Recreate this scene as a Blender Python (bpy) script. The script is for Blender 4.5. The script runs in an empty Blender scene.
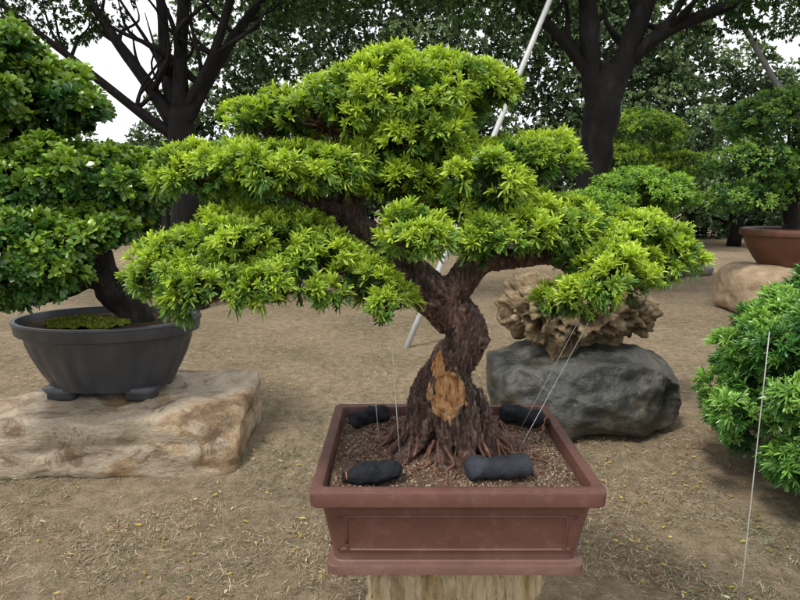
import bpy, bmesh, math, random
import numpy as np
from mathutils import Vector, noise, Matrix
random.seed(4); RNG=np.random.default_rng(11)
scene=bpy.context.scene
R=math.radians

# ------------------------------------------------------------ helpers
def link(o,parent=None):
    scene.collection.objects.link(o)
    if parent is not None: o.parent=parent
    return o
def empty(name):
    o=bpy.data.objects.new(name,None); o.empty_display_size=.1
    return link(o)
def mesh_obj(name,verts,faces,mat=None,parent=None,smooth=True):
    me=bpy.data.meshes.new(name); me.from_pydata([tuple(v) for v in verts],[],faces); me.update()
    if smooth: me.polygons.foreach_set('use_smooth',[True]*len(me.polygons))
    o=bpy.data.objects.new(name,me)
    if mat: me.materials.append(mat)
    return link(o,parent)
def quads_obj(name,V,nq_idx,col,mat,parent=None,smooth=False):
    me=bpy.data.meshes.new(name)
    nv=len(V); nf=len(nq_idx)
    me.vertices.add(nv); me.vertices.foreach_set('co',V.astype(np.float32).ravel())
    me.loops.add(nf*4); me.loops.foreach_set('vertex_index',nq_idx.astype(np.int32).ravel())
    me.polygons.add(nf); me.polygons.foreach_set('loop_start',np.arange(0,nf*4,4,dtype=np.int32))
    me.update(calc_edges=True)
    if col is not None:
        a=me.color_attributes.new('Col','FLOAT_COLOR','POINT')
        c=np.ones((nv,4),np.float32); c[:,:3]=col; a.data.foreach_set('color',c.ravel())
    if smooth: me.polygons.foreach_set('use_smooth',np.ones(nf,bool))
    me.materials.append(mat)
    o=bpy.data.objects.new(name,me)
    return link(o,parent)
def unit(v): return v/np.maximum(np.linalg.norm(v,axis=-1,keepdims=True),1e-9)

# ------------------------------------------------------------ materials
def newmat(name):
    m=bpy.data.materials.new(name); m.use_nodes=True
    nt=m.node_tree; return m,nt,nt.nodes['Principled BSDF'],nt.nodes['Material Output']
def ramp(nt,stops):
    n=nt.nodes.new('ShaderNodeValToRGB'); e=n.color_ramp.elements
    while len(e)<len(stops): e.new(.5)
    for i,(p,c) in enumerate(stops):
        e[i].position=p; e[i].color=(c[0],c[1],c[2],1)
    return n
def noise_node(nt,scale,detail=6,rough=.6,vec=None,dist=0):
    n=nt.nodes.new('ShaderNodeTexNoise'); n.inputs['Scale'].default_value=scale
    n.inputs['Detail'].default_value=detail; n.inputs['Roughness'].default_value=rough
    n.inputs['Distortion'].default_value=dist
    if vec: nt.links.new(vec,n.inputs['Vector'])
    return n
def coords(nt,scale=(1,1,1)):
    tc=nt.nodes.new('ShaderNodeTexCoord'); mp=nt.nodes.new('ShaderNodeMapping')
    mp.inputs['Scale'].default_value=scale
    nt.links.new(tc.outputs['Object'],mp.inputs['Vector']); return mp.outputs['Vector']
def mixc(nt,fac,a,b,mode='MIX'):
    n=nt.nodes.new('ShaderNodeMix'); n.data_type='RGBA'; n.blend_type=mode
    for k,v in ((0,fac),(6,a),(7,b)):
        if isinstance(v,(int,float)): n.inputs[k].default_value=v
        elif isinstance(v,tuple): n.inputs[k].default_value=(v[0],v[1],v[2],1)
        else: nt.links.new(v,n.inputs[k])
    return n.outputs[2]
def bump(nt,bs,h,strength=.5,dist=.01,prev=None):
    b=nt.nodes.new('ShaderNodeBump'); b.inputs['Strength'].default_value=strength; b.inputs['Distance'].default_value=dist
    nt.links.new(h,b.inputs['Height'])
    if prev: nt.links.new(prev,b.inputs['Normal'])
    nt.links.new(b.outputs['Normal'],bs.inputs['Normal']); return b.outputs['Normal']
def noisemat(name,stops,scale=8,vscale=(1,1,1),rough=.8,bs=.5,bd=.01,bscale=None,detail=8,dist=0,spec=.5):
    m,nt,p,o=newmat(name); v=coords(nt,vscale)
    n=noise_node(nt,scale,detail,.65,v,dist); r=ramp(nt,stops)
    nt.links.new(n.outputs['Fac'],r.inputs['Fac']); nt.links.new(r.outputs['Color'],p.inputs['Base Color'])
    p.inputs['Roughness'].default_value=rough; p.inputs['Specular IOR Level'].default_value=spec
    if bs>0:
        n2=noise_node(nt,bscale or scale*4,8,.65,v); bump(nt,p,n2.outputs['Fac'],bs,bd)
    return m
def leafmat(name,rough=.42,trans=.3,spec=.4):
    m,nt,p,o=newmat(name)
    a=nt.nodes.new('ShaderNodeAttribute'); a.attribute_name='Col'
    nt.links.new(a.outputs['Color'],p.inputs['Base Color'])
    p.inputs['Roughness'].default_value=rough; p.inputs['Specular IOR Level'].default_value=spec
    t=nt.nodes.new('ShaderNodeBsdfTranslucent')
    tc=mixc(nt,1.0,a.outputs['Color'],(1.3,1.25,.5),'MULTIPLY'); nt.links.new(tc,t.inputs['Color'])
    mx=nt.nodes.new('ShaderNodeMixShader'); mx.inputs[0].default_value=trans
    nt.links.new(p.outputs[0],mx.inputs[1]); nt.links.new(t.outputs[0],mx.inputs[2])
    nt.links.new(mx.outputs[0],o.inputs['Surface']); return m
LEAF=leafmat('leaf',.42,.3,.4); LEAFG=leafmat('leaf_glossy',.3,.22,.5); LEAFD=leafmat('leaf_distant',.6,.25,.2)
DRY=leafmat('dry_grass',.85,.1,.1)

# ------------------------------------------------------------ tubes
def catmull(P,n):
    P=np.array(P,float); Q=np.vstack([2*P[0]-P[1],P,2*P[-1]-P[-2]]); out=[]
    for i in range(1,len(Q)-2):
        for t in np.linspace(0,1,n,endpoint=False):
            a,b,c,d=Q[i-1],Q[i],Q[i+1],Q[i+2]
            out.append(.5*((2*b)+(-a+c)*t+(2*a-5*b+4*c-d)*t*t+(-a+3*b-3*c+d)*t**3))
    out.append(Q[-2]); return np.array(out)
class Tubes:
    def __init__(s): s.v=[]; s.f=[]
    def add(s,pts,seg=10,n=4,wob=0):
        C=catmull(pts,n); P=C[:,:3]; rr=np.maximum(C[:,3],.0004)
        T=unit(np.gradient(P,axis=0)); ref=np.array([.31,.2,.93])
        if abs(T[0]@ref)>.9: ref=np.array([.9,.3,.1])
        base=len(s.v); N=unit(np.cross(T[0],ref))
        for i in range(len(P)):
            N=unit(N-T[i]*(N@T[i])); B=np.cross(T[i],N)
            for j in range(seg):
                a=2*math.pi*j/seg; r=rr[i]*(1+wob*noise.noise(Vector(P[i]*9)+Vector((math.cos(a),math.sin(a),0))*.9))
                s.v.append(P[i]+(N*math.cos(a)+B*math.sin(a))*r)
        for i in range(len(P)-1):
            for j in range(seg):
                a=base+i*seg+j; b=base+i*seg+(j+1)%seg
                s.f.append((a,b,b+seg,a+seg))
        s.f.append(tuple(base+j for j in range(seg))[::-1]); e=base+(len(P)-1)*seg
        s.f.append(tuple(e+j for j in range(seg)))
    def obj(s,name,mat,parent=None,smooth=True): return mesh_obj(name,s.v,s.f,mat,parent,smooth)

def remesh(o,vox,dispf=None,smooth=2):
    m=o.modifiers.new('r','REMESH'); m.mode='VOXEL'; m.voxel_size=vox
    if smooth:
        sm=o.modifiers.new('s','SMOOTH'); sm.factor=.5; sm.iterations=smooth
    dg=bpy.context.evaluated_depsgraph_get(); ev=o.evaluated_get(dg)
    me=bpy.data.meshes.new_from_object(ev); mats=list(o.data.materials)
    o.modifiers.clear(); o.data=me
    if not len(me.materials):
        for k in mats: me.materials.append(k)
    if dispf:
        n=len(me.vertices); co=np.empty(n*3,np.float32); no=np.empty(n*3,np.float32)
        me.vertices.foreach_get('co',co); me.vertices.foreach_get('normal',no)
        co=co.reshape(-1,3); no=no.reshape(-1,3)
        d=np.array([dispf(Vector(c.tolist())) for c in co]); co=co+no*d[:,None]
        me.vertices.foreach_set('co',co.ravel().astype(np.float32))
    me.polygons.foreach_set('use_smooth',[True]*len(me.polygons)); me.update()

# ------------------------------------------------------------ foliage
def leaves(P,D,S,L,W,droop=.12,tip_w=.3):
    N=len(P); U=unit(np.cross(S,D)); L=L[:,None]; W=W[:,None]
    V=np.empty((N,6,3)); mid=P+D*L*.6+U*L*.05; tip=P+D*L-np.array([0,0,1])*L*droop
    V[:,0]=P-S*W*.18; V[:,1]=P+S*W*.18; V[:,2]=mid+S*W*.5; V[:,3]=mid-S*W*.5
    V[:,4]=tip+S*W*tip_w*.5; V[:,5]=tip-S*W*tip_w*.5
    b=np.arange(N)[:,None]*6
    F=np.concatenate([b+np.array([[0,1,2,3]]),b+np.array([[3,2,4,5]])],1).reshape(-1,4)
    return V.reshape(-1,3),F
def rdir(n):
    v=RNG.normal(size=(n,3)); return unit(v)
def make_lumps(pads,lr,dens,lowbias=.25):
    C=[];Rr=[];O=[]
    for p in pads:
        c=np.array(p[:3]); rx,ry,rt=p[3:6]; rb=p[6] if len(p)>6 else rt*.35
        A=math.pi*rx*ry+math.pi*(rx+ry)*.5*rt*1.3
        n=max(4,int(A*dens/(lr*lr)))
        d=rdir(n*3); keep=(d[:,2]>0)|(RNG.random(n*3)<lowbias); d=d[keep][:n]
        sc=np.where(d[:,2:3]>0,[[rx,ry,rt]],[[rx,ry,rb]])
        f=RNG.uniform(.72,1.0,(len(d),1))
        C.append(c+d*sc*f); Rr.append(lr*RNG.uniform(.6,1.25,len(d))); O.append(unit(d/np.array([rx,ry,rt])*rx))
    return np.vstack(C),np.concatenate(Rr),np.vstack(O)
def foliage(name,pads,lr,nclus,k,L,W,cnew,cold,mat,parent=None,dens=.8,upw=.5,inner=.5,newbias=0.,lowbias=.25,spread=(.35,1.45),darkin=.55,droop=.12,lumpvar=.35,flat=.8,tip_w=.3):
    C,Rr,O=make_lumps(pads,lr,dens,lowbias)
    w=Rr**2; w/=w.sum()
    idx=RNG.choice(len(C),nclus,p=w); d=rdir(nclus)
    d=unit(d+O[idx]*.55+np.array([0,0,.25]))
    P=C[idx]+d*Rr[idx][:,None]*np.array([1,1,flat])*RNG.uniform(.85,1.15,(nclus,1))
    keep=np.ones(nclus,bool)
    for s in range(0,len(C),200):
        DD=np.linalg.norm(P[:,None,:]-C[None,s:s+200,:],axis=2)
        keep&=~(DD<Rr[None,s:s+200]*.70).any(1)
    P=P[keep]; d=d[keep]; idx=idx[keep]
    A=unit(d+O[idx]*.3+np.array([0,0,upw])+RNG.normal(size=d.shape)*.2)
    lv=RNG.normal(size=len(C))*lumpvar
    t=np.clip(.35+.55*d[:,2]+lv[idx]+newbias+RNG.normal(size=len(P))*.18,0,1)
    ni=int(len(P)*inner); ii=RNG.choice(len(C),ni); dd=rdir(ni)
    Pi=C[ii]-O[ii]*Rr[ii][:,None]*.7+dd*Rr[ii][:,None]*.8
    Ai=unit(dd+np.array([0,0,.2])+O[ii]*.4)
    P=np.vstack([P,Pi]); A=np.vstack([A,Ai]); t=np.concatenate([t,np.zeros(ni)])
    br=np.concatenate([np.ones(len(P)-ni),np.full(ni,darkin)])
    n=len(P); sz=RNG.uniform(.7,1.25,n)
    A=np.repeat(A,k,0); P=np.repeat(P,k,0); t=np.repeat(t,k); br=np.repeat(br,k); sz=np.repeat(sz,k)
    N=n*k
    ph=RNG.uniform(spread[0],spread[1],N)[:,None]; pr=unit(np.cross(A,rdir(N)))
    D=unit(A*np.cos(ph)+pr*np.sin(ph)); S=unit(np.cross(D,A)+rdir(N)*.35); S=unit(S-D*(S*D).sum(1,keepdims=True))
    base=P-A*L*.35+A*RNG.uniform(-.25,.25,(N,1))*L
    LL=L*sz*RNG.uniform(.7,1.15,N); WW=W*RNG.uniform(.8,1.2,N)*sz
    V,F=leaves(base,D,S,LL,WW,droop,tip_w)
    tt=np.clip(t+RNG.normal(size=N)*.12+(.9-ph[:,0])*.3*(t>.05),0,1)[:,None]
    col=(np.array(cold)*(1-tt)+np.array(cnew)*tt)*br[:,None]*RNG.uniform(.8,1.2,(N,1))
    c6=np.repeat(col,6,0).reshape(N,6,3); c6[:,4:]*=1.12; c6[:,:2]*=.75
    return quads_obj(name,V,F,c6.reshape(-1,3),mat,parent),C

# ------------------------------------------------------------ rocks / lofts
def rock(name,c,h,mat,p=2.5,amp=.12,freq=2.,seed=0,sub=5,parent=None,func=None,rot=0,facet=0):
    bm=bmesh.new(); bmesh.ops.create_icosphere(bm,subdivisions=sub,radius=1)
    off=Vector((seed*7.3,seed*3.1,seed*1.7)); H=Vector(h); m=min(h)
    rr=random.Random(seed); planes=[]
    for _ in range(facet):
        a=Vector((rr.gauss(0,1),rr.gauss(0,1),rr.gauss(0,.8))).normalized(); planes.append((a,rr.uniform(.80,.97)))
    for v in bm.verts:
        d=v.co.normalized(); s=(abs(d.x)**p+abs(d.y)**p+abs(d.z)**p)**(-1/p)
        q=d*s
        for a,t in planes:
            ext=abs(a.x)+abs(a.y)+abs(a.z); k=q.dot(a); lim=t*ext*.86
            if k>lim: q=q-a*(k-lim)
        w=Vector((q.x*H.x,q.y*H.y,q.z*H.z))
        n=noise.fractal(w*freq+off,1.0,2.1,5)*amp + (abs(noise.noise(w*freq*2.3+off))-.2)*-amp*.5
        nn=Vector((d.x/H.x,d.y/H.y,d.z/H.z)).normalized()
        if func: n+=func(w,d)
        v.co=w+nn*n*m*1.5
    bm.transform(Matrix.Rotation(rot,4,'Z')); bm.transform(Matrix.Translation(c))
    me=bpy.data.meshes.new(name); bm.to_mesh(me); bm.free()
    me.polygons.foreach_set('use_smooth',[True]*len(me.polygons)); me.materials.append(mat)
    return link(bpy.data.objects.new(name,me),parent)
def rrect(hx,hy,r,n=8):
    pts=[]
    for (sx,sy,a0) in ((1,1,0),(-1,1,90),(-1,-1,180),(1,-1,270)):
        for i in range(n+1):
            a=R(a0+90*i/n); pts.append((sx*(hx-r)+r*math.cos(a),sy*(hy-r)+r*math.sin(a)))
    return pts
def loft(name,rings,mat,parent=None,cap0=True,cap1=True):
    v=[];f=[];n=len(rings[0])
    for r in rings: v+=r
    for i in range(len(rings)-1):
        for j in range(n):
            a=i*n+j;b=i*n+(j+1)%n; f.append((a,b,b+n,a+n))
    if cap0: f.append(tuple(range(n))[::-1])
    if cap1: f.append(tuple((len(rings)-1)*n+j for j in range(n)))
    return mesh_obj(name,v,f,mat,parent,True)
def rr_rings(cx,cy,prof,r): return [[(cx+x,cy+y,z) for x,y in rrect(hx,hy,rr if rr else r)] for hx,hy,z,rr in prof]
def sharp(o,ang=35):
    bm=bmesh.new(); bm.from_mesh(o.data)
    for e in bm.edges:
        if len(e.link_faces)==2 and e.calc_face_angle(0)>R(ang): e.smooth=False
    bm.to_mesh(o.data); bm.free()

# ============================================================ CAMERA / WORLD / SUN
cam=bpy.data.cameras.new('camera'); cam.lens=27; cam.sensor_width=36; cam.clip_end=1500; cam.clip_start=.05
co=link(bpy.data.objects.new('camera',cam)); co.location=(0,0,1.5); co.rotation_euler=(R(90-9.93),0,0)
scene.camera=co
w=bpy.data.worlds.new('World'); scene.world=w; w.use_nodes=True; nt=w.node_tree
bg=nt.nodes['Background']; sk=nt.nodes.new('ShaderNodeTexSky'); sk.sky_type='NISHITA'; sk.sun_disc=False
SE,SA=R(60),R(-140)
sk.sun_elevation=SE; sk.sun_rotation=SA; sk.dust_density=3
tcw=nt.nodes.new('ShaderNodeTexCoord'); nn=noise_node(nt,2.2,5,.6,tcw.outputs['Generated'])
rp=ramp(nt,[(.3,(8.2,8.5,8.9)),(.7,(11,11,11))]); nt.links.new(nn.outputs['Fac'],rp.inputs['Fac'])
cc=mixc(nt,.85,sk.outputs[0],rp.outputs['Color']); nt.links.new(cc,bg.inputs['Color']); bg.inputs['Strength'].default_value=.15
sun=bpy.data.lights.new('sun','SUN'); sun.energy=3.0; sun.angle=R(10); sun.color=(1,.95,.86)
so=link(bpy.data.objects.new('sun',sun))
sd=Vector((math.sin(SA)*math.cos(SE),math.cos(SA)*math.cos(SE),math.sin(SE)))
so.rotation_euler=sd.to_track_quat('Z','Y').to_euler(); so.location=sd*20
scene.view_settings.view_transform='Standard'; scene.view_settings.look='None'; scene.view_settings.exposure=0

# ============================================================ GROUND
m,nt,p,o=newmat('dry_ground'); v=coords(nt)
n1=noise_node(nt,.8,6,.6,v); n2=noise_node(nt,14,8,.7,v); n3=noise_node(nt,120,4,.7,v)
r1=ramp(nt,[(.35,(.14,.115,.065)),(.5,(.26,.20,.125)),(.65,(.36,.275,.185))])
r2=ramp(nt,[(.35,(.09,.078,.048)),(.52,(.24,.185,.125)),(.70,(.38,.305,.23))])
nt.links.new(n1.outputs['Fac'],r1.inputs['Fac']); nt.links.new(n2.outputs['Fac'],r2.inputs['Fac'])
c=mixc(nt,.55,r1.outputs['Color'],r2.outputs['Color'])
r3=ramp(nt,[(.3,(.5,.5,.5)),(.7,(1.35,1.35,1.35))]); nt.links.new(n3.outputs['Fac'],r3.inputs['Fac'])
c=mixc(nt,1.0,c,r3.outputs['Color'],'MULTIPLY'); nt.links.new(c,p.inputs['Base Color'])
p.inputs['Roughness'].default_value=.95; p.inputs['Specular IOR Level'].default_value=.15
nb=bump(nt,p,n2.outputs['Fac'],.8,.03); bump(nt,p,n3.outputs['Fac'],.8,.008,nb)
GM=m
def gz(x,y):
    f=max(0,1-math.hypot(x,y-4)/40)
    return (noise.noise(Vector((x*.7,y*.7,0)))*.03+noise.noise(Vector((x*4,y*4,3)))*.009)*f-.01
G=260; s=np.linspace(-1,1,G); g=np.sign(s)*(np.abs(s)*6+np.abs(s)**5*394)
vs=[];fs=[]
for j in range(G):
    for i in range(G):
        x=g[i]; y=g[j]+4; vs.append((x,y,gz(x,y)))
for j in range(G-1):
    for i in range(G-1):
        a=j*G+i; fs.append((a,a+1,a+G+1,a+G))
mesh_obj('ground',vs,fs,GM)
def scatter_flat(name,n,y0,y1,L,W,cols,lift,zoff,power=1.6,mat=DRY,clump=1.3):
    y=y0+(y1-y0)*RNG.random(n)**power; x=(RNG.random(n)*2-1)*(y*.72+.5)
    k=np.array([noise.noise(Vector((a*2.3,b*2.3,5)))+.6*noise.noise(Vector((a*9,b*9,1))) for a,b in zip(x,y)])
    keep=RNG.random(n)<np.clip(.6+k*clump,.06,1); x=x[keep];y=y[keep]; n=len(x)
    z=np.array([gz(a,b) for a,b in zip(x,y)])+zoff
    hue=np.array([noise.noise(Vector((a*.9,b*.9,15))) for a,b in zip(x,y)])
    P=np.stack([x,y,z],1); a=RNG.random(n)*2*math.pi
    D=unit(np.stack([np.cos(a),np.sin(a),np.abs(RNG.normal(size=n))*lift],1))
    S=unit(np.cross(D,np.array([0,0,1]))+np.array([0,0,1])*RNG.normal(size=(n,1))*.25)
    V,F=leaves(P,D,S,L*RNG.uniform(.5,1.3,n),W*RNG.uniform(.7,1.3,n),.05)
    ci=np.array(cols)[RNG.integers(0,len(cols),n)]*RNG.uniform(.6,1.2,(n,1))*(1+hue[:,None]*np.array([.6,.3,.4]))
    return quads_obj(name,V,F,np.repeat(ci,6,0),mat)
scatter_flat('dry_grass',190000,1.7,12,.032,.0028,[(.33,.275,.18),(.25,.195,.13),(.44,.37,.27),(.12,.10,.06),(.14,.16,.06),(.29,.245,.18)],.4,.003,clump=2.2)
scatter_flat('fallen_leaves',6500,1.8,13,.026,.010,[(.60,.47,.07),(.42,.26,.05),(.5,.38,.12),(.25,.12,.05),(.55,.5,.35)],.15,.012,1.1,LEAF)

# ============================================================ MAIN POT
m,nt,p,o=newmat('brown_glazed_pot'); v=coords(nt)
n=noise_node(nt,5,6,.6,v); r=ramp(nt,[(.3,(.088,.036,.028)),(.7,(.130,.056,.044))]); nt.links.new(n.outputs['Fac'],r.inputs['Fac'])
n2=noise_node(nt,20,10,.8,v,.2); r2=ramp(nt,[(.52,(0,0,0)),(.74,(.35,.35,.35))]); nt.links.new(n2.outputs['Fac'],r2.inputs['Fac'])
c=mixc(nt,r2.outputs['Color'],r.outputs['Color'],(.23,.15,.125))
# dusty splash line low on the body
sx_=nt.nodes.new('ShaderNodeSeparateXYZ'); nt.links.new(v,sx_.inputs[0]); mz=nt.nodes.new('ShaderNodeMapRange'); mz.inputs[1].default_value=.64; mz.inputs[2].default_value=.55; mz.inputs[3].default_value=0; mz.inputs[4].default_value=.45
nt.links.new(sx_.outputs['Z'],mz.inputs[0]); mm=nt.nodes.new('ShaderNodeMath'); mm.operation='MULTIPLY'; nt.links.new(mz.outputs[0],mm.inputs[0]); nt.links.new(n2.outputs['Fac'],mm.inputs[1])
c=mixc(nt,mm.outputs[0],c,(.25,.18,.14)); nt.links.new(c,p.inputs['Base Color'])
n3=noise_node(nt,26,7,.7,v); mr=nt.nodes.new('ShaderNodeMapRange'); mr.inputs[1].default_value=.35; mr.inputs[2].default_value=.65; mr.inputs[3].default_value=.28; mr.inputs[4].default_value=.6
nt.links.new(n3.outputs['Fac'],mr.inputs[0]); nt.links.new(mr.outputs[0],p.inputs['Roughness'])
bump(nt,p,n3.outputs['Fac'],.15,.004); POT=m
pot=empty('bonsai_pot'); cx,cy=.141,1.654
prof=[(.300,.250,.548,.03),(.324,.274,.549,.028),(.328,.278,.552,.028),(.328,.278,.574,.028),(.326,.276,.578,.028),(.314,.264,.581,.028),
 (.312,.262,.584,.028),(.313,.263,.60,.028),(.336,.286,.738,.028),(.340,.290,.742,.028),(.342,.292,.748,.026),(.356,.306,.751,.016),(.360,.310,.755,.016),(.362,.312,.788,.016),(.360,.310,.793,.016),(.355,.305,.796,.015),
 (.336,.286,.797,.014),(.332,.282,.795,.014),(.330,.280,.789,.014),(.325,.275,.74,.014)]
o=loft('body',rr_rings(cx,cy,prof,.03),POT,pot,True,False); sharp(o,28)
tb=Tubes()
def panel(face):
    z0,z1=.615,.715
    hx=lambda z:.313+(z-.60)/(.138)*.023; hy=lambda z:.263+(z-.60)/.138*.023
    L=(.275 if face in 'fb' else .225); q=.018
    loop=[(-L,z0+q),(-L,z1-q),(-L+q*.3,z1-q*.3),(-L+q,z1),(L-q,z1),(L-q*.3,z1-q*.3),(L,z1-q),(L,z0+q),(L-q*.3,z0+q*.3),(L-q,z0),(-L+q,z0),(-L+q*.3,z0+q*.3),(-L,z0+q)]
    pts=[]
    for a,z in loop:
        if face=='f': pts.append((cx+a,cy-hy(z),z,.0038))
        if face=='b': pts.append((cx+a,cy+hy(z),z,.0038))
        if face=='l': pts.append((cx-hx(z),cy+a,z,.0038))
        if face=='r': pts.append((cx+hx(z),cy+a,z,.0038))
    tb.add(pts,8,3)
for fch in 'fblr': panel(fch)
tb.obj('panel_frame',POT,pot)
SOIL=noisemat('potting_grit',[(.3,(.055,.036,.025)),(.5,(.14,.095,.066)),(.7,(.25,.185,.14))],60,rough=.95,bs=1,bd=.01,bscale=150,spec=.15)
nx,ny=80,70; vs=[];fs=[]
def sz_(x,y): return .765+.022*math.exp(-(x*x+y*y)/.03)+noise.noise(Vector((x*14,y*14,0)))*.010
for j in range(ny):
    for i in range(nx):
        x=-.3255+.651*i/(nx-1); y=-.2755+.551*j/(ny-1)
        vs.append((cx+x,cy+y,sz_(x,y)+noise.noise(Vector((x*60,y*60,0)))*.004))
for j in range(ny-1):
    for i in range(nx-1):
        a=j*nx+i; fs.append((a,a+1,a+nx+1,a+nx))
mesh_obj('soil',vs,fs,SOIL,pot)
def grit(name,n,fn,size,cols,parent,mat):
    P=np.array([fn() for _ in range(n)])
    cb=np.array([(x,y,z) for z in(-1,1) for y in(-1,1) for x in(-1,1)],float)*.6
    Q=RNG.normal(size=(n,3,3)); Q,_=np.linalg.qr(Q)
    sc=size*RNG.uniform(.4,1.3,(n,1,1))*RNG.uniform(.6,1.2,(n,1,3))
    jit=cb[None]+RNG.normal(size=(n,8,3))*.18
    V=P[:,None]+np.einsum('nij,nkj->nki',Q,jit*sc)
    F0=np.array([(0,2,3,1),(4,5,7,6),(0,1,5,4),(2,6,7,3),(0,4,6,2),(1,3,7,5)])
    F=(np.arange(n)[:,None,None]*8+F0[None]).reshape(-1,4)
    c=np.array(cols)[RNG.integers(0,len(cols),n)]*RNG.uniform(.6,1.2,(n,1))
    return quads_obj(name,V.reshape(-1,3),F,np.repeat(c,8,0),mat,parent,False)
def sp():
    while True:
        x=random.uniform(-.318,.318); y=random.uniform(-.268,.268)
        if random.random()<.55+1.2*noise.noise(Vector((x*9,y*9,7))): break
    return (cx+x,cy+y,sz_(x,y)+.001)
grit('gravel',9500,sp,.0036,[(.30,.22,.15),(.18,.115,.08),(.40,.33,.25),(.10,.065,.045),(.22,.13,.085)],pot,DRY)

m,nt,p,o=newmat('striped_stone'); v=coords(nt,(1,1,.12))
n=noise_node(nt,16,7,.65,v,.4); r=ramp(nt,[(.36,(.12,.07,.035)),(.45,(.34,.25,.12)),(.54,(.50,.42,.27)),(.62,(.24,.16,.085)),(.7,(.46,.38,.24))])
nt.links.new(n.outputs['Fac'],r.inputs['Fac']); nt.links.new(r.outputs['Color'],p.inputs['Base Color']); p.inputs['Roughness'].default_value=.75
bump(nt,p,n.outputs['Fac'],1.,.03); STRIPE=m
rock('stone_pedestal',(.155,1.66,.26),(.235,.20,.291),STRIPE,6,.1,5,3,6,None,lambda w,d:.16*noise.noise(Vector((w.x*26,w.y*26,w.z*2)))-.08*abs(noise.noise(Vector((w.x*50,w.y*50,w.z*4)))))

# ============================================================ MAIN BONSAI
m,nt,p,o=newmat('flaky_bark'); tc=nt.nodes.new('ShaderNodeTexCoord')
mp=nt.nodes.new('ShaderNodeMapping'); mp.inputs['Scale'].default_value=(1,1,.3); nt.links.new(tc.outputs['Object'],mp.inputs['Vector'])
n=noise_node(nt,60,9,.75,mp.outputs[0],.6); r=ramp(nt,[(.36,(.010,.006,.005)),(.48,(.06,.038,.028)),(.56,(.15,.105,.078)),(.68,(.36,.28,.23))])
nt.links.new(n.outputs['Fac'],r.inputs['Fac'])
nl=noise_node(nt,8,5,.6,tc.outputs['Object']); rl=ramp(nt,[(.42,(0,0,0)),(.62,(.6,.6,.6))]); nt.links.new(nl.outputs['Fac'],rl.inputs['Fac'])
r4=ramp(nt,[(.36,(.02,.008,.006)),(.6,(.19,.078,.05))]); nt.links.new(n.outputs['Fac'],r4.inputs['Fac'])
# roots near the soil are redder and paler than the trunk
sz0=nt.nodes.new('ShaderNodeSeparateXYZ'); nt.links.new(tc.outputs['Object'],sz0.inputs[0]); mz=nt.nodes.new('ShaderNodeMapRange'); mz.inputs[1].default_value=.93; mz.inputs[2].default_value=.80; mz.inputs[3].default_value=0; mz.inputs[4].default_value=.6
nt.links.new(sz0.outputs['Z'],mz.inputs[0]); mxr=nt.nodes.new('ShaderNodeMath'); mxr.operation='MAXIMUM'; nt.links.new(mz.outputs[0],mxr.inputs[0]); nt.links.new(rl.outputs['Color'],mxr.inputs[1])
r6=ramp(nt,[(.36,(.03,.013,.01)),(.5,(.14,.065,.045)),(.66,(.38,.25,.19))]); nt.links.new(n.outputs['Fac'],r6.inputs['Fac'])
c4=mixc(nt,mz.outputs[0],r4.outputs['Color'],r6.outputs['Color'])
c=mixc(nt,mxr.outputs[0],r.outputs['Color'],c4)
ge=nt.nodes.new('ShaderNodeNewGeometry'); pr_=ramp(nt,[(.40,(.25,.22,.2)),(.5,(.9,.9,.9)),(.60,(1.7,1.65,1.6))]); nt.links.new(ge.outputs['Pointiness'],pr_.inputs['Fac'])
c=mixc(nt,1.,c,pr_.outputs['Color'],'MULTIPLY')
def blob(cn,rad,thr):
    s=nt.nodes.new('ShaderNodeVectorMath'); s.operation='SUBTRACT'; s.inputs[1].default_value=cn; nt.links.new(tc.outputs['Object'],s.inputs[0])
    d=nt.nodes.new('ShaderNodeVectorMath'); d.operation='DIVIDE'; d.inputs[1].default_value=rad; nt.links.new(s.outputs[0],d.inputs[0])
    l=nt.nodes.new('ShaderNodeVectorMath'); l.operation='LENGTH'; nt.links.new(d.outputs[0],l.inputs[0])
    nz=noise_node(nt,20,5,.65,mp.outputs[0]); ad=nt.nodes.new('ShaderNodeMath'); ad.operation='MULTIPLY_ADD'; ad.inputs[1].default_value=2.4
    nt.links.new(nz.outputs['Fac'],ad.inputs[0]); nt.links.new(l.outputs['Value'],ad.inputs[2])
    lt=nt.nodes.new('ShaderNodeMapRange'); lt.inputs[1].default_value=thr; lt.inputs[2].default_value=thr+.06; lt.inputs[3].default_value=1; lt.inputs[4].default_value=0
    nt.links.new(ad.outputs[0],lt.inputs[0]); return lt.outputs[0]
mpw=nt.nodes.new('ShaderNodeMapping'); mpw.inputs['Scale'].default_value=(1,1,.15); mpw.inputs['Rotation'].default_value=(0,.35,0); nt.links.new(tc.outputs['Object'],mpw.inputs['Vector'])
wn=noise_node(nt,55,7,.65,mpw.outputs[0],.8); wr=ramp(nt,[(.36,(.09,.035,.012)),(.46,(.36,.15,.04)),(.57,(.55,.33,.15)),(.68,(.62,.47,.3))]); nt.links.new(wn.outputs['Fac'],wr.inputs['Fac'])
b1=blob((.130,1.54,.957),(.050,.12,.052),2.32); b2=blob((.103,1.56,1.03),(.022,.09,.042),2.15)
mxm=nt.nodes.new('ShaderNodeMath'); mxm.operation='MAXIMUM'; nt.links.new(b1,mxm.inputs[0]); nt.links.new(b2,mxm.inputs[1])
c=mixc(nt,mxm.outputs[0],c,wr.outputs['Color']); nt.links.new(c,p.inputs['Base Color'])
rg=nt.nodes.new('ShaderNodeMapRange'); rg.inputs[3].default_value=.7; rg.inputs[4].default_value=.35; nt.links.new(mxm.outputs[0],rg.inputs[0]); nt.links.new(rg.outputs[0],p.inputs['Roughness'])
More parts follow.
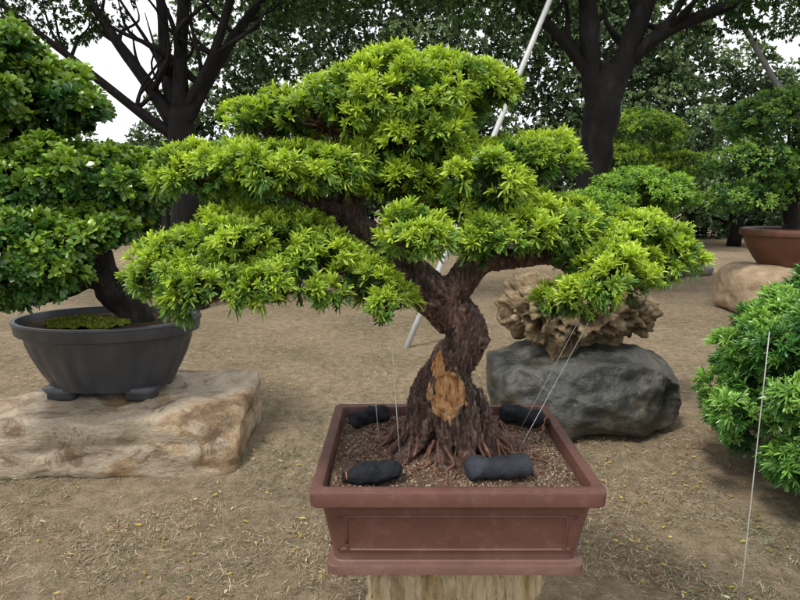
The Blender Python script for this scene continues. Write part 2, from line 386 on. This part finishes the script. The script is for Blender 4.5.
hm=mixc(nt,mxm.outputs[0],n.outputs['Fac'],wn.outputs['Fac'])
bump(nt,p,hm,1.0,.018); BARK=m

bonsai=empty('bonsai_tree')
T=Tubes()
T.add([(.15,1.68,.73,.115),(.147,1.67,.80,.105),(.135,1.66,.87,.093),(.122,1.66,.94,.080),(.140,1.66,1.01,.069),(.176,1.66,1.07,.061),(.176,1.66,1.13,.060),(.13,1.66,1.19,.066),(.08,1.66,1.24,.062),(.03,1.66,1.30,.045),(-.05,1.66,1.37,.034),(-.13,1.66,1.45,.033),(-.13,1.68,1.54,.028),(-.06,1.7,1.66,.022),(-.03,1.7,1.80,.010)],20,5,.45)
T.add([(.10,1.66,1.20,.05),(.165,1.66,1.255,.042),(.22,1.65,1.315,.036),(.30,1.64,1.325,.028),(.40,1.62,1.335,.022),(.52,1.6,1.34,.014),(.66,1.6,1.34,.008)],14,5,.3)
T.add([(.21,1.65,1.30,.026),(.25,1.67,1.37,.022),(.31,1.7,1.45,.015),(.32,1.7,1.55,.010)],10,4,.2)
T.add([(.05,1.65,1.28,.034),(-.05,1.60,1.30,.026),(-.18,1.56,1.345,.022),(-.34,1.55,1.34,.017),(-.54,1.5,1.29,.009)],12,5,.3)
T.add([(-.10,1.67,1.44,.028),(-.2,1.63,1.475,.02),(-.33,1.61,1.52,.015),(-.5,1.6,1.535,.008)],12,5,.2)
T.add([(.02,1.65,1.31,.024),(.03,1.56,1.36,.016),(.03,1.44,1.40,.010)],10,4,.2)
T.add([(-.12,1.67,1.5,.025),(-.03,1.64,1.54,.016),(.05,1.6,1.6,.010)],10,4,.2)
T.add([(-.07,1.7,1.62,.02),(-.2,1.7,1.68,.012),(-.3,1.68,1.69,.007)],8,4,.2)
T.add([(-.05,1.7,1.66,.018),(.06,1.7,1.73,.012),(.15,1.7,1.78,.007)],8,4,.2)
T.add([(-.03,1.6,1.3,.018),(-.08,1.5,1.27,.012),(-.14,1.45,1.28,.008)],8,4,.2)
T.add([(.4,1.62,1.33,.014),(.46,1.52,1.30,.010),(.5,1.45,1.27,.007)],8,4,.2)
T.add([(.10,1.60,1.18,.022),(.095,1.565,1.21,.016),(.08,1.55,1.225,.010)],8,4,.2)
T.add([(.20,1.64,1.08,.03),(.232,1.63,1.10,.020),(.24,1.62,1.112,.012)],8,4,.2)
rnd=random.Random(8)
NR=26
for i in range(NR):
    a=2*math.pi*i/NR+rnd.uniform(-.12,.12); front=math.sin(a)<-.3
    L=rnd.uniform(.17,.27)
    if front: L=rnd.uniform(.16,.205)
    if math.sin(a)>.4: L=rnd.uniform(.14,.2)
    r0=rnd.uniform(.011,.025); z0=rnd.choice([.86,.90,.94,.98])+rnd.uniform(-.02,.02); b=a+rnd.uniform(-.5,.5)
    f=lambda t,aa:(.147+math.cos(aa)*t,1.672+math.sin(aa)*t*.92)
    rt={0:.092,1:.078}[int(z0>.92)]
    gr=lambda q:sz_(q[0]-cx,q[1]-cy)
    p1=f(rt,a);p2=f(.108,a+(b-a)*.15);p3=f(.132,a+(b-a)*.4);p4=f(.06+L*.60,a+(b-a)*.7+rnd.uniform(-.1,.1));p5=f(L*.92,b);p6=f(L+.03,b+rnd.uniform(-.15,.15))
    T.add([(*p1,z0,r0*.8),(*p2,.785+(z0-.785)*.55,r0*1.05),(*p3,gr(p3)+.030,r0*1.05),(*p4,gr(p4)+r0*.45,r0*.85),(*p5,gr(p5)+r0*.25,r0*.55),(*p6,gr(p6)-.012,r0*.3)],10,6,.5)
    if rnd.random()<.55:
        c5=f(L,b+rnd.choice([-.35,.35])); T.add([(*p3,gr(p3)+.02,r0*.6),(*((np.array(p4)+np.array(c5))/2),gr(p4)+r0*.4,r0*.5),(*c5,gr(c5)-.003,r0*.3)],8,5,.4)
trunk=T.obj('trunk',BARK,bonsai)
def barkd(c):
    q=Vector((c.x*34,c.y*34,c.z*10)); q=q+Vector((0,0,2*noise.noise(c*12)))
    f=noise.noise(q)*.6-abs(noise.noise(q*1.9))*1.3+.28+noise.noise(q*4)*.45
    k=min(1,max(.22,(1.6-c.z)*1.7-.1))
    if c.z<.87: k*=max(.28,(c.z-.76)/.11)
    if c.y<1.63:
        pz=((c.x-.130)/.040)**2+((c.z-.960)/.052)**2
        if pz<1.0 : return -.012+f*.003
        if pz<1.5: return .004+f*.008
    return (f*.0145+noise.noise(c*130)*.003)*k
remesh(trunk,.0041,barkd,1)
FR=noisemat('fine_root',[(.3,(.07,.03,.02)),(.6,(.19,.09,.06)),(.75,(.33,.22,.17))],40,rough=.8,bs=.5,bd=.004)
T=Tubes()
for i in range(60):
    a=rnd.uniform(0,6.28); r0=rnd.uniform(.002,.005); t0=rnd.uniform(.12,.17); pts=[]
    n_=6; b=a
    for j in range(n_):
        t_=t0+j*rnd.uniform(.020,.032); b+=rnd.uniform(-.16,.16)
        x=.004+math.cos(b)*t_; y=.02+math.sin(b)*t_*.9
        x=max(-.31,min(.31,x)); y=max(-.255,min(.255,y))
        z=sz_(x,y)+r0*.6+(.05*(1-j/1.5) if j<2 else rnd.uniform(-.002,.006))
        pts.append((cx+x,cy+y,z if j<n_-1 else z-.012,r0*(1-.12*j)))
    T.add(pts,6,4,.2)
T.obj('surface_roots',FR,bonsai)

PADS=[(.0,1.70,1.725,.22,.23,.145,.05),(-.20,1.68,1.695,.17,.19,.09,.04),(-.37,1.68,1.675,.10,.12,.055,.02),(.15,1.70,1.775,.13,.15,.065,.03),(.24,1.7,1.785,.06,.09,.030,.02),
 (-.31,1.60,1.545,.22,.20,.080,.025),(-.52,1.60,1.545,.11,.12,.065,.02),(-.14,1.6,1.56,.10,.12,.06,.02),(-.02,1.62,1.60,.09,.12,.07,.03),
 (-.53,1.50,1.30,.13,.17,.10,.05),(-.36,1.55,1.37,.19,.18,.085,.03),(-.20,1.50,1.33,.11,.12,.06,.03),(-.10,1.45,1.275,.09,.10,.05,.025),(-.02,1.42,1.24,.045,.06,.03,.02),(-.43,1.38,1.27,.10,.10,.06,.03),(-.28,1.40,1.29,.08,.09,.05,.03),
 (.035,1.36,1.405,.085,.085,.045,.012),(.06,1.62,1.64,.12,.13,.08,.03),(.015,1.6,1.52,.08,.09,.05,.02),
 (.34,1.70,1.57,.13,.16,.085,.03),(.21,1.52,1.52,.10,.11,.075,.02),(.15,1.66,1.60,.09,.10,.06,.02),(.12,1.6,1.47,.06,.08,.03,.02),
 (.38,1.62,1.40,.19,.19,.085,.02),(.58,1.60,1.345,.16,.18,.10,.035),(.50,1.43,1.285,.10,.11,.06,.04),(.27,1.47,1.395,.08,.08,.045,.015),(.69,1.58,1.315,.08,.12,.06,.03),(.42,1.44,1.245,.06,.07,.035,.03),(.2,1.5,1.38,.05,.06,.025,.012)]
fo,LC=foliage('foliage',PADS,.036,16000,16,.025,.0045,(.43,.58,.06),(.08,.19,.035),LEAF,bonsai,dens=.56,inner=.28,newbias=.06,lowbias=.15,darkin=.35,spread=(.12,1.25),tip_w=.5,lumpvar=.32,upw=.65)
tw=Tubes()
for p_ in PADS:
    c0=np.array([p_[0],p_[1],p_[2]-.01])
    dd=np.linalg.norm((LC-c0)/np.array([p_[3],p_[4],p_[5]]),axis=1)
    for q in LC[dd<1.05][::2]:
        mid=(c0+q)/2+np.array([rnd.uniform(-.02,.02),rnd.uniform(-.02,.02),-.01])
        tw.add([(*c0,.005),(*mid,.0035),(*q,.0015)],5,3)
tw.obj('twigs',BARK,bonsai)

CLOTH=noisemat('black_cloth',[(.3,(.006,.007,.009)),(.7,(.022,.024,.030))],30,rough=.85,bs=.8,bd=.006,bscale=120,spec=.2)
CLOTH2=noisemat('faded_black_cloth',[(.3,(.014,.016,.022)),(.7,(.045,.048,.062))],14,rough=.8,bs=.8,bd=.006,bscale=110,spec=.25)
CORD=noisemat('cord',[(.3,(.2,.06,.03)),(.7,(.35,.15,.08))],60,rough=.8)
def sandbag(a,b,r,mat,neck=True):
    e=empty('sandbag'); t=Tubes(); a=np.array(a,float); b=np.array(b,float); d=b-a
    pr=[(0,.25),(.04,.75),(.15,1),(.45,1.05),(.75,.98),(.88,.72),(.93,.3),(.95,.2),(1.0,.42),(1.03,.3)] if neck else [(0,.45),(.03,.85),(.14,1),(.5,.93),(.86,1.04),(.97,.85),(1,.45)]
    t.add([(*(a+d*s),r*k) for s,k in pr],32,9,.18); o=t.obj('bag',mat,e)
    dv=Vector(unit(d).tolist())
    for vv in o.data.vertices:
        z=vv.co.z-a[2]; vv.co.z=a[2]+z*.8
        s=vv.co.dot(dv); cr=abs(noise.noise(Vector((s*60+vv.co.z*30,vv.co.z*22,a[0]*9))))+.5*abs(noise.noise(Vector((s*120,vv.co.z*60,a[0]*5))))
        vv.co.z+=noise.noise(vv.co*30+Vector((3,3,3)))*.011-cr*.008; vv.co.y+=cr*.009+noise.noise(vv.co*25)*.007
    if neck:
        t2=Tubes(); c0=a+d*.945; s=unit(np.cross(d,[0,0,1])); u=unit(np.cross(s,d))
        t2.add([(*(c0+(s*math.cos(x)+u*math.sin(x))*r*.3),.0022) for x in np.linspace(0,6.28,9)],6,3)
        t2.add([(*c0,.0018),(*(c0+s*.02+np.array([0,0,-.01])),.0018),(*(c0+s*.05+np.array([.01,0,-.022])),.0015)],6,3); t2.obj('tie_cord',CORD,e)
sandbag((.005,1.455,.803),(-.145,1.435,.790),.031,CLOTH)
sandbag((.170,1.455,.804),(.345,1.475,.804),.034,CLOTH2,False)
sandbag((-.155,1.80,.80),(-.045,1.885,.80),.030,CLOTH,False)
sandbag((.33,1.88,.80),(.465,1.79,.80),.032,CLOTH)

WIRE=noisemat('galvanised_wire',[(.3,(.5,.5,.48)),(.7,(.6,.6,.58))],10,rough=.35,bs=0)
gw=Tubes()
for a,b in (((.55,1.56,1.27),(.335,1.60,.785)),((.53,1.58,1.27),(.38,1.78,.785)),((-.09,1.5,1.27),(-.06,1.66,.785)),((-.03,1.48,1.26),(.0,1.55,.785))):
    a=np.array(a);b=np.array(b); gw.add([(*a,.0010),(*((a+b)/2),.0010),(*b,.0010)],5,2)
gw.obj('guy_wire',WIRE)
st=Tubes(); st.add([(1.262,2.0,-.02,.0020),(1.262,2.0,.5,.0020),(1.262,2.0,1.04,.0018)],6,3); st.obj('garden_stake',noisemat('pale_stake',[(.3,(.36,.36,.34)),(.7,(.48,.48,.46))],10,rough=.5,bs=0))

# ============================================================ LEFT STONE + OVAL POT + BONSAI
m,nt,p,o=newmat('cream_stone'); v=coords(nt,(1,1,1.8))
n=noise_node(nt,1.9,9,.68,v,.5); r=ramp(nt,[(.36,(.28,.225,.155)),(.48,(.42,.35,.26)),(.54,(.36,.26,.15)),(.60,(.25,.16,.085)),(.68,(.40,.33,.24))])
nt.links.new(n.outputs['Fac'],r.inputs['Fac'])
n2=noise_node(nt,4.0,9,.75,v,1.2); r2=ramp(nt,[(.51,(0,0,0)),(.60,(.85,.85,.85))]); nt.links.new(n2.outputs['Fac'],r2.inputs['Fac'])
c=mixc(nt,r2.outputs['Color'],r.outputs['Color'],(.145,.088,.045))
n5=noise_node(nt,60,5,.7,v); r5=ramp(nt,[(.3,(.75,.75,.75)),(.7,(1.15,1.15,1.15))]); nt.links.new(n5.outputs['Fac'],r5.inputs['Fac'])
c=mixc(nt,1.,c,r5.outputs['Color'],'MULTIPLY'); nt.links.new(c,p.inputs['Base Color'])
rg=nt.nodes.new('ShaderNodeMapRange'); rg.inputs[1].default_value=.42; rg.inputs[2].default_value=.55; rg.inputs[3].default_value=.75; rg.inputs[4].default_value=.18
nt.links.new(n.outputs['Fac'],rg.inputs[0]); nt.links.new(rg.outputs[0],p.inputs['Roughness'])
n3=noise_node(nt,18,8,.7,v); bump(nt,p,n3.outputs['Fac'],.6,.03); CREAM=m
rock('stone_block',(-1.69,3.47,.145),(.77,.46,.19),CREAM,12,.13,2.2,5,6,None,lambda w,d:.06*noise.noise(Vector((w.x*1.5,w.y*1.5,w.z*14)))-.12*abs(noise.noise(w*7)),rot=R(3),facet=4)
GREY=noisemat('grey_plastic_pot',[(.3,(.028,.03,.034)),(.7,(.055,.058,.065))],9,(1,1,.4),rough=.38,bs=.15,bd=.004)
pc=(-1.76,3.55)
op=empty('oval_pot')
def oval(rx,ry,z,rib=0,n=144):
    return [(pc[0]+rx*math.cos(a)*(1+rib*math.cos(a*24)),pc[1]+ry*math.sin(a)*(1+rib*math.cos(a*24)),z) for a in [2*math.pi*i/n for i in range(n)]]
RX,RY=.54,.38
prf=[(.62,.37,0),(.66,.375,0),(.68,.40,.006),(.75,.47,.016),(.83,.56,.016),(.885,.64,.012),(.905,.675,.0),(.91,.69,0),(.965,.695,0),(.985,.70,0),(.995,.72,0),(1.0,.76,0),(1.015,.765,0),(1.01,.778,0),(.96,.778,0),(.945,.765,0),(.93,.70,0)]
o=loft('bowl',[oval(RX*k,RY*k,z,rb) for k,z,rb in prf],GREY,op,True,False); sharp(o,45)
for sx,sy in ((-1,-1),(1,-1),(-1,1),(1,1)):
    fx=pc[0]+sx*.23; fy=pc[1]+sy*.14
    rgs=[[(fx+x,fy+y,z) for x,y in rrect(a,b,.03,5)] for a,b,z in ((.08,.055,.31),(.085,.06,.33),(.082,.06,.35),(.10,.075,.39))]
    loft('foot',rgs,GREY,op)
DSOIL=noisemat('dark_soil',[(.3,(.04,.028,.018)),(.6,(.09,.06,.04)),(.75,(.16,.12,.08))],30,rough=.95,bs=1,bd=.02,bscale=60,spec=.1)
rings=[oval(RX*.935*k,RY*.935*k,.735+.035*(1-k)) for k in (1,.8,.6,.4,.2,.02)]
loft('soil',rings,DSOIL,op,False,True)
MOSS=leafmat('moss',.9,.1,.1)
def mp_():
    a=random.uniform(0,6.28); q=random.random()**.5*(1+.25*noise.noise(Vector((math.cos(a)*2,math.sin(a)*2,4))))
    x=-1.83+.24*q*math.cos(a); y=3.42+.13*q*math.sin(a); return (x,y,.765+.035*(1-q*q)+.014*noise.noise(Vector((x*25,y*25,0))))
grit('moss',9000,mp_,.009,[(.16,.20,.025),(.09,.13,.018),(.24,.25,.035)],op,MOSS)
DARKB=noisemat('dark_bark',[(.3,(.006,.005,.004)),(.55,(.018,.015,.013)),(.75,(.05,.043,.036))],22,(1,1,.35),rough=.75,bs=.9,bd=.03,bscale=40,spec=.3)
lb=empty('broadleaf_bonsai_tree'); t=Tubes()
t.add([(-1.60,3.55,.70,.12),(-1.62,3.55,.80,.10),(-1.69,3.53,.92,.085),(-1.74,3.5,1.02,.08),(-1.86,3.46,1.04,.078),(-2.0,3.42,.98,.075),(-2.2,3.4,.93,.07),(-2.45,3.4,.98,.06),(-2.6,3.45,1.15,.05)],14,5,.35)
t.add([(-1.72,3.5,1.02,.06),(-1.78,3.55,1.2,.05),(-1.9,3.55,1.45,.045),(-2.05,3.5,1.8,.035),(-2.1,3.45,2.1,.02)],12,5,.3)
t.add([(-1.85,3.55,1.35,.03),(-1.6,3.5,1.45,.02),(-1.4,3.45,1.5,.012)],8,4,.2)
t.add([(-1.9,3.45,1.03,.04),(-1.85,3.1,1.05,.03),(-1.8,2.9,1.1,.015)],8,4,.2)
tr=t.obj('trunk',DARKB,lb)
remesh(tr,.012,lambda c:noise.noise(Vector((c.x*14,c.y*14,c.z*9)))*.018+noise.noise(c*40)*.005,1)
LP=[(-2.15,3.35,2.04,.42,.4,.30,.10),(-1.80,3.35,1.93,.20,.26,.12,.06),(-2.35,3.3,1.85,.3,.35,.2,.1),
 (-1.80,3.35,1.53,.42,.40,.23,.08),(-1.48,3.35,1.52,.20,.26,.16,.06),(-2.15,3.2,1.5,.35,.35,.25,.1),(-1.7,3.3,1.32,.3,.3,.12,.08),
 (-1.92,2.95,1.14,.34,.30,.26,.11),(-1.66,2.98,1.20,.13,.20,.13,.06),(-2.1,3.0,1.05,.3,.3,.2,.08)]
_,LC2=foliage('foliage',LP,.085,11000,9,.046,.021,(.21,.35,.04),(.034,.11,.024),LEAFG,lb,dens=.62,inner=.35,newbias=.0,lowbias=.25,droop=.05,spread=(.3,1.35),tip_w=.55,lumpvar=.3)
tw=Tubes()
for p_ in LP:
    c0=np.array(p_[:3])-np.array([0,0,.03]); dd=np.linalg.norm((LC2-c0)/np.array(p_[3:6]),axis=1)
    for q in LC2[dd<1.05][::2]: tw.add([(*c0,.011),(*((c0+q)/2+RNG.normal(size=3)*.03),.007),(*q,.003)],5,3)
tw.obj('twigs',DARKB,lb)

# ============================================================ DARK BOULDER + SCHOLAR ROCK + SMALL TREE
BOUL=noisemat('dark_boulder',[(.3,(.014,.016,.015)),(.48,(.036,.038,.033)),(.58,(.075,.07,.055)),(.70,(.15,.12,.08))],3.0,rough=.38,bs=.7,bd=.03,bscale=14)
rock('boulder',(1.24,3.90,.22),(.62,.46,.30),BOUL,3.2,.22,2.0,9,6,None,lambda w,d:-.06*abs(noise.noise(w*7)),facet=7)
m,nt,p,o=newmat('pitted_rock'); v=coords(nt); n=noise_node(nt,7,8,.7,v); r=ramp(nt,[(.32,(.045,.03,.018)),(.46,(.15,.11,.06)),(.56,(.29,.21,.115)),(.70,(.43,.36,.26))])
nt.links.new(n.outputs['Fac'],r.inputs['Fac'])
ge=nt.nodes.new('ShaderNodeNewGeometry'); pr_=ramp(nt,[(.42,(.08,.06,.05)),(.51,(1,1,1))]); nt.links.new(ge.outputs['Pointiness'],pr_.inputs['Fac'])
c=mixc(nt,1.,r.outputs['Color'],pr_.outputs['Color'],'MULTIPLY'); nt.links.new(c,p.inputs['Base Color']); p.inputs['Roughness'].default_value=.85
n2=noise_node(nt,30,8,.7,v); bump(nt,p,n2.outputs['Fac'],.9,.025); PIT=m
def sstep(x): x=max(0,min(1,x)); return x*x*(3-2*x)
def pits(w,d):
    q=w+Vector((noise.noise(w*6),noise.noise(w*6+Vector((5,5,5))),noise.noise(w*6+Vector((9,2,4)))))*.05
    f,_=noise.voronoi(q*9); f2,_=noise.voronoi(q*21+Vector((3,3,3)))
    return -.42*sstep((.46-f[0])/.16)-.16*sstep((.42-f2[0])/.15)+.06*noise.noise(w*28)
plr=empty('scholar_rock_planting')
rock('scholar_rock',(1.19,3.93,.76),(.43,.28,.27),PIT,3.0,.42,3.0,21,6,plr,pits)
t=Tubes(); t.add([(1.3,3.95,.94,.05),(1.38,3.95,1.15,.04),(1.3,3.97,1.3,.03),(1.5,3.95,1.45,.02)],8,4,.3); t.obj('trunk',DARKB,plr)
foliage('foliage',[(1.56,3.95,1.46,.33,.3,.19,.05),(1.25,3.9,1.40,.25,.25,.12,.04)],.06,4200,10,.03,.007,(.24,.42,.045),(.05,.14,.02),LEAF,plr,inner=.4,newbias=.05,tip_w=.5)

# ============================================================ RIGHT BUSH
foliage('podocarpus_bush',[(2.20,2.82,.49,.60,.60,.58,.46),(2.46,3.15,.5,.6,.6,.60,.4)],.085,15500,12,.050,.0085,(.22,.42,.07),(.04,.15,.03),LEAFG,None,dens=.72,inner=.25,newbias=.03,lowbias=.8,upw=.5,darkin=.5,tip_w=.4,spread=(.2,1.3),lumpvar=.4)

# ============================================================ RIGHT BONSAI IN BROWN BOWL
TAN=noisemat('tan_stone',[(.3,(.18,.12,.07)),(.5,(.33,.24,.15)),(.7,(.42,.33,.23))],5,rough=.8,bs=.6,bd=.03,bscale=20)
TERRA=noisemat('terracotta_bowl',[(.3,(.07,.027,.014)),(.7,(.13,.052,.026))],6,rough=.5,bs=.2,bd=.01)
def drum(name,c,r,h,mat,seed): return rock(name,(c[0],c[1],h/2-.02),(r,r*.9,h/2+.02),mat,5,.08,2.5,seed,5)
def bowl(par,c,r,z0,z1,mat):
    pr=[(.55,0),(.6,.01),(.72,.2),(.88,.5),(.95,.72),(.95,.78),(1.04,.82),(1.06,.9),(1.04,.98),(.98,1),(.93,.97),(.91,.9)]
    rg=[[(c[0]+r*k*math.cos(a),c[1]+r*k*math.sin(a),z0+(z1-z0)*h) for a in [2*math.pi*i/48 for i in range(48)]] for k,h in pr]
    o=loft('bowl',rg,mat,par,True,False); sharp(o,40)
    rg=[[(c[0]+r*.92*k*math.cos(a),c[1]+r*.92*k*math.sin(a),z0+(z1-z0)*(.92+.1*(1-k))) for a in [2*math.pi*i/48 for i in range(48)]] for k in (1,.5,.05)]
    loft('soil',rg,DSOIL,par,False,True)
def bonsai_far(c,r,z0,z1,pads,cn,colo,n,seed,lr=.13,L=.055,W=.018,k=9,nm='potted_bonsai_tree'):
    e=empty(nm); bowl(e,c,r,z0,z1,TERRA); rr=random.Random(seed); t=Tubes()
    top=np.mean([p_[:3] for p_ in pads],axis=0)
    b=np.array([c[0],c[1],z1-.05]); mid=(b+top)/2+np.array([rr.uniform(-.15,.15),0,0])
    t.add([(*b,.13*r/.5),(*(b*.7+mid*.3+np.array([.06,0,0])),.1*r/.5),(*mid,.08*r/.5),(*top,.04)],10,5,.3)
    for p_ in pads:
        q=np.array(p_[:3]); t.add([(*mid,.045),(*((mid+q)/2+np.array([0,0,-.04])),.03),(*q,.012)],8,4,.2)
    t.obj('trunk',DARKB,e)
    foliage('foliage',pads,lr,n,k,L,W,cn,colo,LEAF,e,inner=.3)
drum('stone_drum',(4.80,7.7),.56,.62,TAN,2)
bonsai_far((5.02,7.75),.55,.60,1.08,[(4.95,7.9,2.35,.75,.7,.45,.12),(4.4,7.7,1.85,.5,.5,.28,.08),(5.5,7.8,1.8,.6,.5,.3,.1),(4.3,7.6,1.42,.40,.4,.2,.06),(5.1,7.5,1.55,.5,.4,.22,.06),(5.8,7.9,2.2,.6,.6,.4,.15)],(.20,.36,.06),(.035,.11,.03),7500,3)
drum('stone_drum',(4.0,10.2),.5,.7,TAN,6)
bonsai_far((4.0,10.2),.45,.68,1.0,[(4.0,10.2,2.4,.65,.6,.42,.12),(3.5,10,2.0,.5,.5,.25,.08),(4.6,10.1,1.9,.5,.5,.25,.08)],(.36,.52,.06),(.08,.2,.03),3500,5)
drum('stone_drum',(-2.3,9.6),.55,.75,TAN,8)
bonsai_far((-2.3,9.6),.5,.73,1.05,[(-2.3,9.6,1.9,.8,.6,.35,.12),(-2.9,9.5,1.55,.5,.5,.25,.08),(-1.7,9.5,1.5,.5,.5,.25,.08)],(.15,.28,.04),(.03,.09,.02),3500,6)
GR=noisemat('grey_stone',[(.3,(.09,.085,.075)),(.7,(.23,.21,.18))],4,rough=.85,bs=.6,bd=.03,bscale=16)
for i,(x,y,a,b,h) in enumerate([(5.6,11.5,.4,.3,.16),(6.1,10.8,.3,.3,.12)]):
    rock('garden_rock',(x,y,h*.5),(a,b,h),GR,2.8,.2,2,30+i,4,facet=6)

# ============================================================ BACKGROUND TREES
BLK=noisemat('wet_bark',[(.3,(.004,.0037,.0035)),(.55,(.010,.009,.0085)),(.78,(.032,.029,.026))],9,(1,1,.3),rough=.7,bs=.8,bd=.04,bscale=18,spec=.2)
def bigtree(name,trunk,limbs,pads,n,cn,colo,seed):
    e=empty(name); t=Tubes(); t.add(trunk,14,6,.25); rr=random.Random(seed)
    for lm in limbs:
        t.add(lm,10,5,.15)
        for kk in range(1,len(lm)-1):
            for _ in range(3):
                b=np.array(lm[kk]); d=np.array([rr.uniform(-1,1),rr.uniform(-1,1),rr.uniform(.2,1)]); d/=np.linalg.norm(d); L=rr.uniform(.6,1.4)
                sd_=np.array([rr.uniform(-.15,.15),rr.uniform(-.1,.1),.0])
                e1=b[:3]+d*L*.35+np.array([0,0,.05])+sd_; e2=b[:3]+d*L*.7+np.array([0,0,.15])-sd_*.6; e3=b[:3]+d*L+np.array([rr.uniform(-.2,.2),0,.35])
                t.add([(*b[:3],b[3]*.5),(*e1,b[3]*.36),(*e2,b[3]*.22),(*e3,b[3]*.08)],6,4,.2)
    t.obj('trunk',BLK,e)
    foliage('foliage',pads,.24,n,9,.055,.021,cn,colo,LEAFD,e,dens=.40,inner=.3,lowbias=.8,upw=.1,newbias=-.15,tip_w=.4)
bigtree('shade_tree',[(-2.85,8,-.1,.26),(-2.86,8,.3,.19),(-2.84,8,1.4,.165),(-2.83,8,2.3,.17),(-2.8,8,2.7,.13)],
 [[(-2.84,8,2.3,.12),(-3.15,8,2.8,.085),(-3.5,7.9,3.35,.065),(-3.95,7.8,4.1,.045),(-4.6,7.7,5.0,.02)],
  [(-2.83,8,2.35,.11),(-3.0,8.1,3.0,.08),(-3.05,8.2,3.9,.06),(-3.2,8.3,5.2,.02)],
  [(-2.8,8,2.4,.12),(-2.75,7.9,3.1,.09),(-2.62,7.8,3.9,.07),(-2.5,7.7,5.2,.02)],
  [(-2.8,8,2.4,.12),(-2.5,8,2.85,.085),(-2.1,8.1,3.5,.065),(-1.5,8.1,4.2,.045),(-.8,8,5,.02)],
  [(-2.84,8,2.2,.08),(-3.3,7.8,2.55,.06),(-3.9,7.5,3.1,.045),(-4.6,7.2,3.7,.02)],
  [(-2.8,8,2.5,.08),(-2.3,7.8,3.2,.06),(-1.9,7.6,4.1,.04),(-1.6,7.4,5.0,.02)]],
 [(-4.4,7.6,4.05,1.1,1.0,.8,.6),(-2.2,8,4.6,1.5,1.5,.9,.65),(-1.2,8,4.3,1.1,1.2,.8,.6),(-5.4,7.6,4.1,1.2,1.2,1.0,.9),(-3.4,8.5,4.9,1.6,1.5,.9,.6)],10000,(.10,.18,.045),(.03,.07,.02),1)
bigtree('shade_tree',[(2.45,8,-.1,.36),(2.46,8,.4,.26),(2.5,8,1.4,.21),(2.55,8,2.2,.21),(2.62,8,2.8,.22),(2.66,8,3.1,.18)],
 [[(2.56,8,2.4,.14),(2.42,8,3.1,.13),(2.32,8,4.0,.11),(2.1,8,5.2,.05)],
  [(2.60,8,2.5,.16),(2.85,8,3.2,.15),(3.1,8,4.0,.12),(3.5,8,5.2,.05)],
  [(2.8,8,3.1,.11),(3.3,7.9,3.5,.085),(4.1,7.7,3.8,.06),(5.2,7.5,4.3,.03)],
  [(2.5,8,2.9,.08),(1.8,7.9,3.6,.06),(.9,7.8,4.2,.045),(.1,7.7,4.8,.02)]],
 [(.8,7.9,4.6,1.6,1.4,.9,.8),(4.6,7.6,4.35,1.6,1.4,.9,.85),(2.6,8.3,4.9,1.8,1.5,.9,.8),(6.2,7.8,4.3,1.3,1.3,.9,.95),(1.6,7.8,4.1,.8,.7,.5,.45)],14000,(.10,.19,.045),(.03,.075,.022),2)
POLE=noisemat('pale_steel_pole',[(.3,(.36,.37,.37)),(.7,(.5,.51,.5))],5,rough=.45,bs=0)
GPOLE=noisemat('grey_pole',[(.3,(.11,.11,.11)),(.7,(.18,.18,.18))],5,rough=.6,bs=0)
t=Tubes(); t.add([(.05,5.85,-.05,.030),(.84,6.42,1.77,.030),(1.72,7.05,3.80,.030),(1.95,7.2,4.3,.030)],12,3); t.obj('support_pole',POLE)
t=Tubes(); t.add([(6.0,7.6,1.0,.035),(4.9,8.0,2.75,.035),(4.1,8.2,4.1,.035)],10,3)
t.add([(6.6,7.4,-.05,.035),(6.0,7.6,1.0,.035)],10,3); t.obj('support_pole',GPOLE)
far=empty('distant_tree_line')
FP=[]; rr=random.Random(3)
for i in range(11): FP.append((-4.6+i*1.3,19+rr.uniform(-1.2,1.2),rr.uniform(4.5,7.5),1.9,1.7,rr.uniform(2.2,3.2),2.8))
for i in range(10): FP.append((-6+i*1.5,17.5+rr.uniform(-1,1),rr.uniform(2.2,3.6),1.5,1.3,1.7,2.0))
for i in range(9): FP.append((7.5+i*1.6,20+rr.uniform(-1.2,1.2),rr.uniform(3.6,5.0),1.6,1.5,rr.uniform(1.2,2.2),2.8))
for i in range(8): FP.append((7+i*1.8,17+rr.uniform(-1,1),rr.uniform(1.6,2.4),1.5,1.2,1.3,1.6))
for i in range(9): FP.append((-8-i*1.8,19+rr.uniform(-1.5,1.5),rr.uniform(1.6,2.1),1.7,1.6,rr.uniform(1.0,1.6),2.0))
foliage('foliage',FP,.5,56000,7,.125,.055,(.17,.25,.11),(.055,.10,.045),LEAFD,far,dens=.5,inner=.5,lowbias=.9,upw=.1,newbias=-.05,tip_w=.4,darkin=.7)
t=Tubes()
for i in range(12):
    x=-8+i*1.6+rr.uniform(-.5,.5); y=18.6+rr.uniform(-1,1); t.add([(x,y,-.1,.2),(x+.1,y,1.5,.15),(x+rr.uniform(-.4,.4),y,2.8,.06)],8,4,.2)
t.obj('trunks',BLK,far)
FH=[(-30+i*2.0,22+rr.uniform(-1,1),.9,1.7,1.2,1.7,1.0) for i in range(30)]
foliage('distant_hedge',FH,.5,15000,7,.20,.09,(.09,.15,.06),(.025,.06,.025),LEAFD,None,dens=.45,inner=.4,lowbias=.6,upw=.2,newbias=-.1)
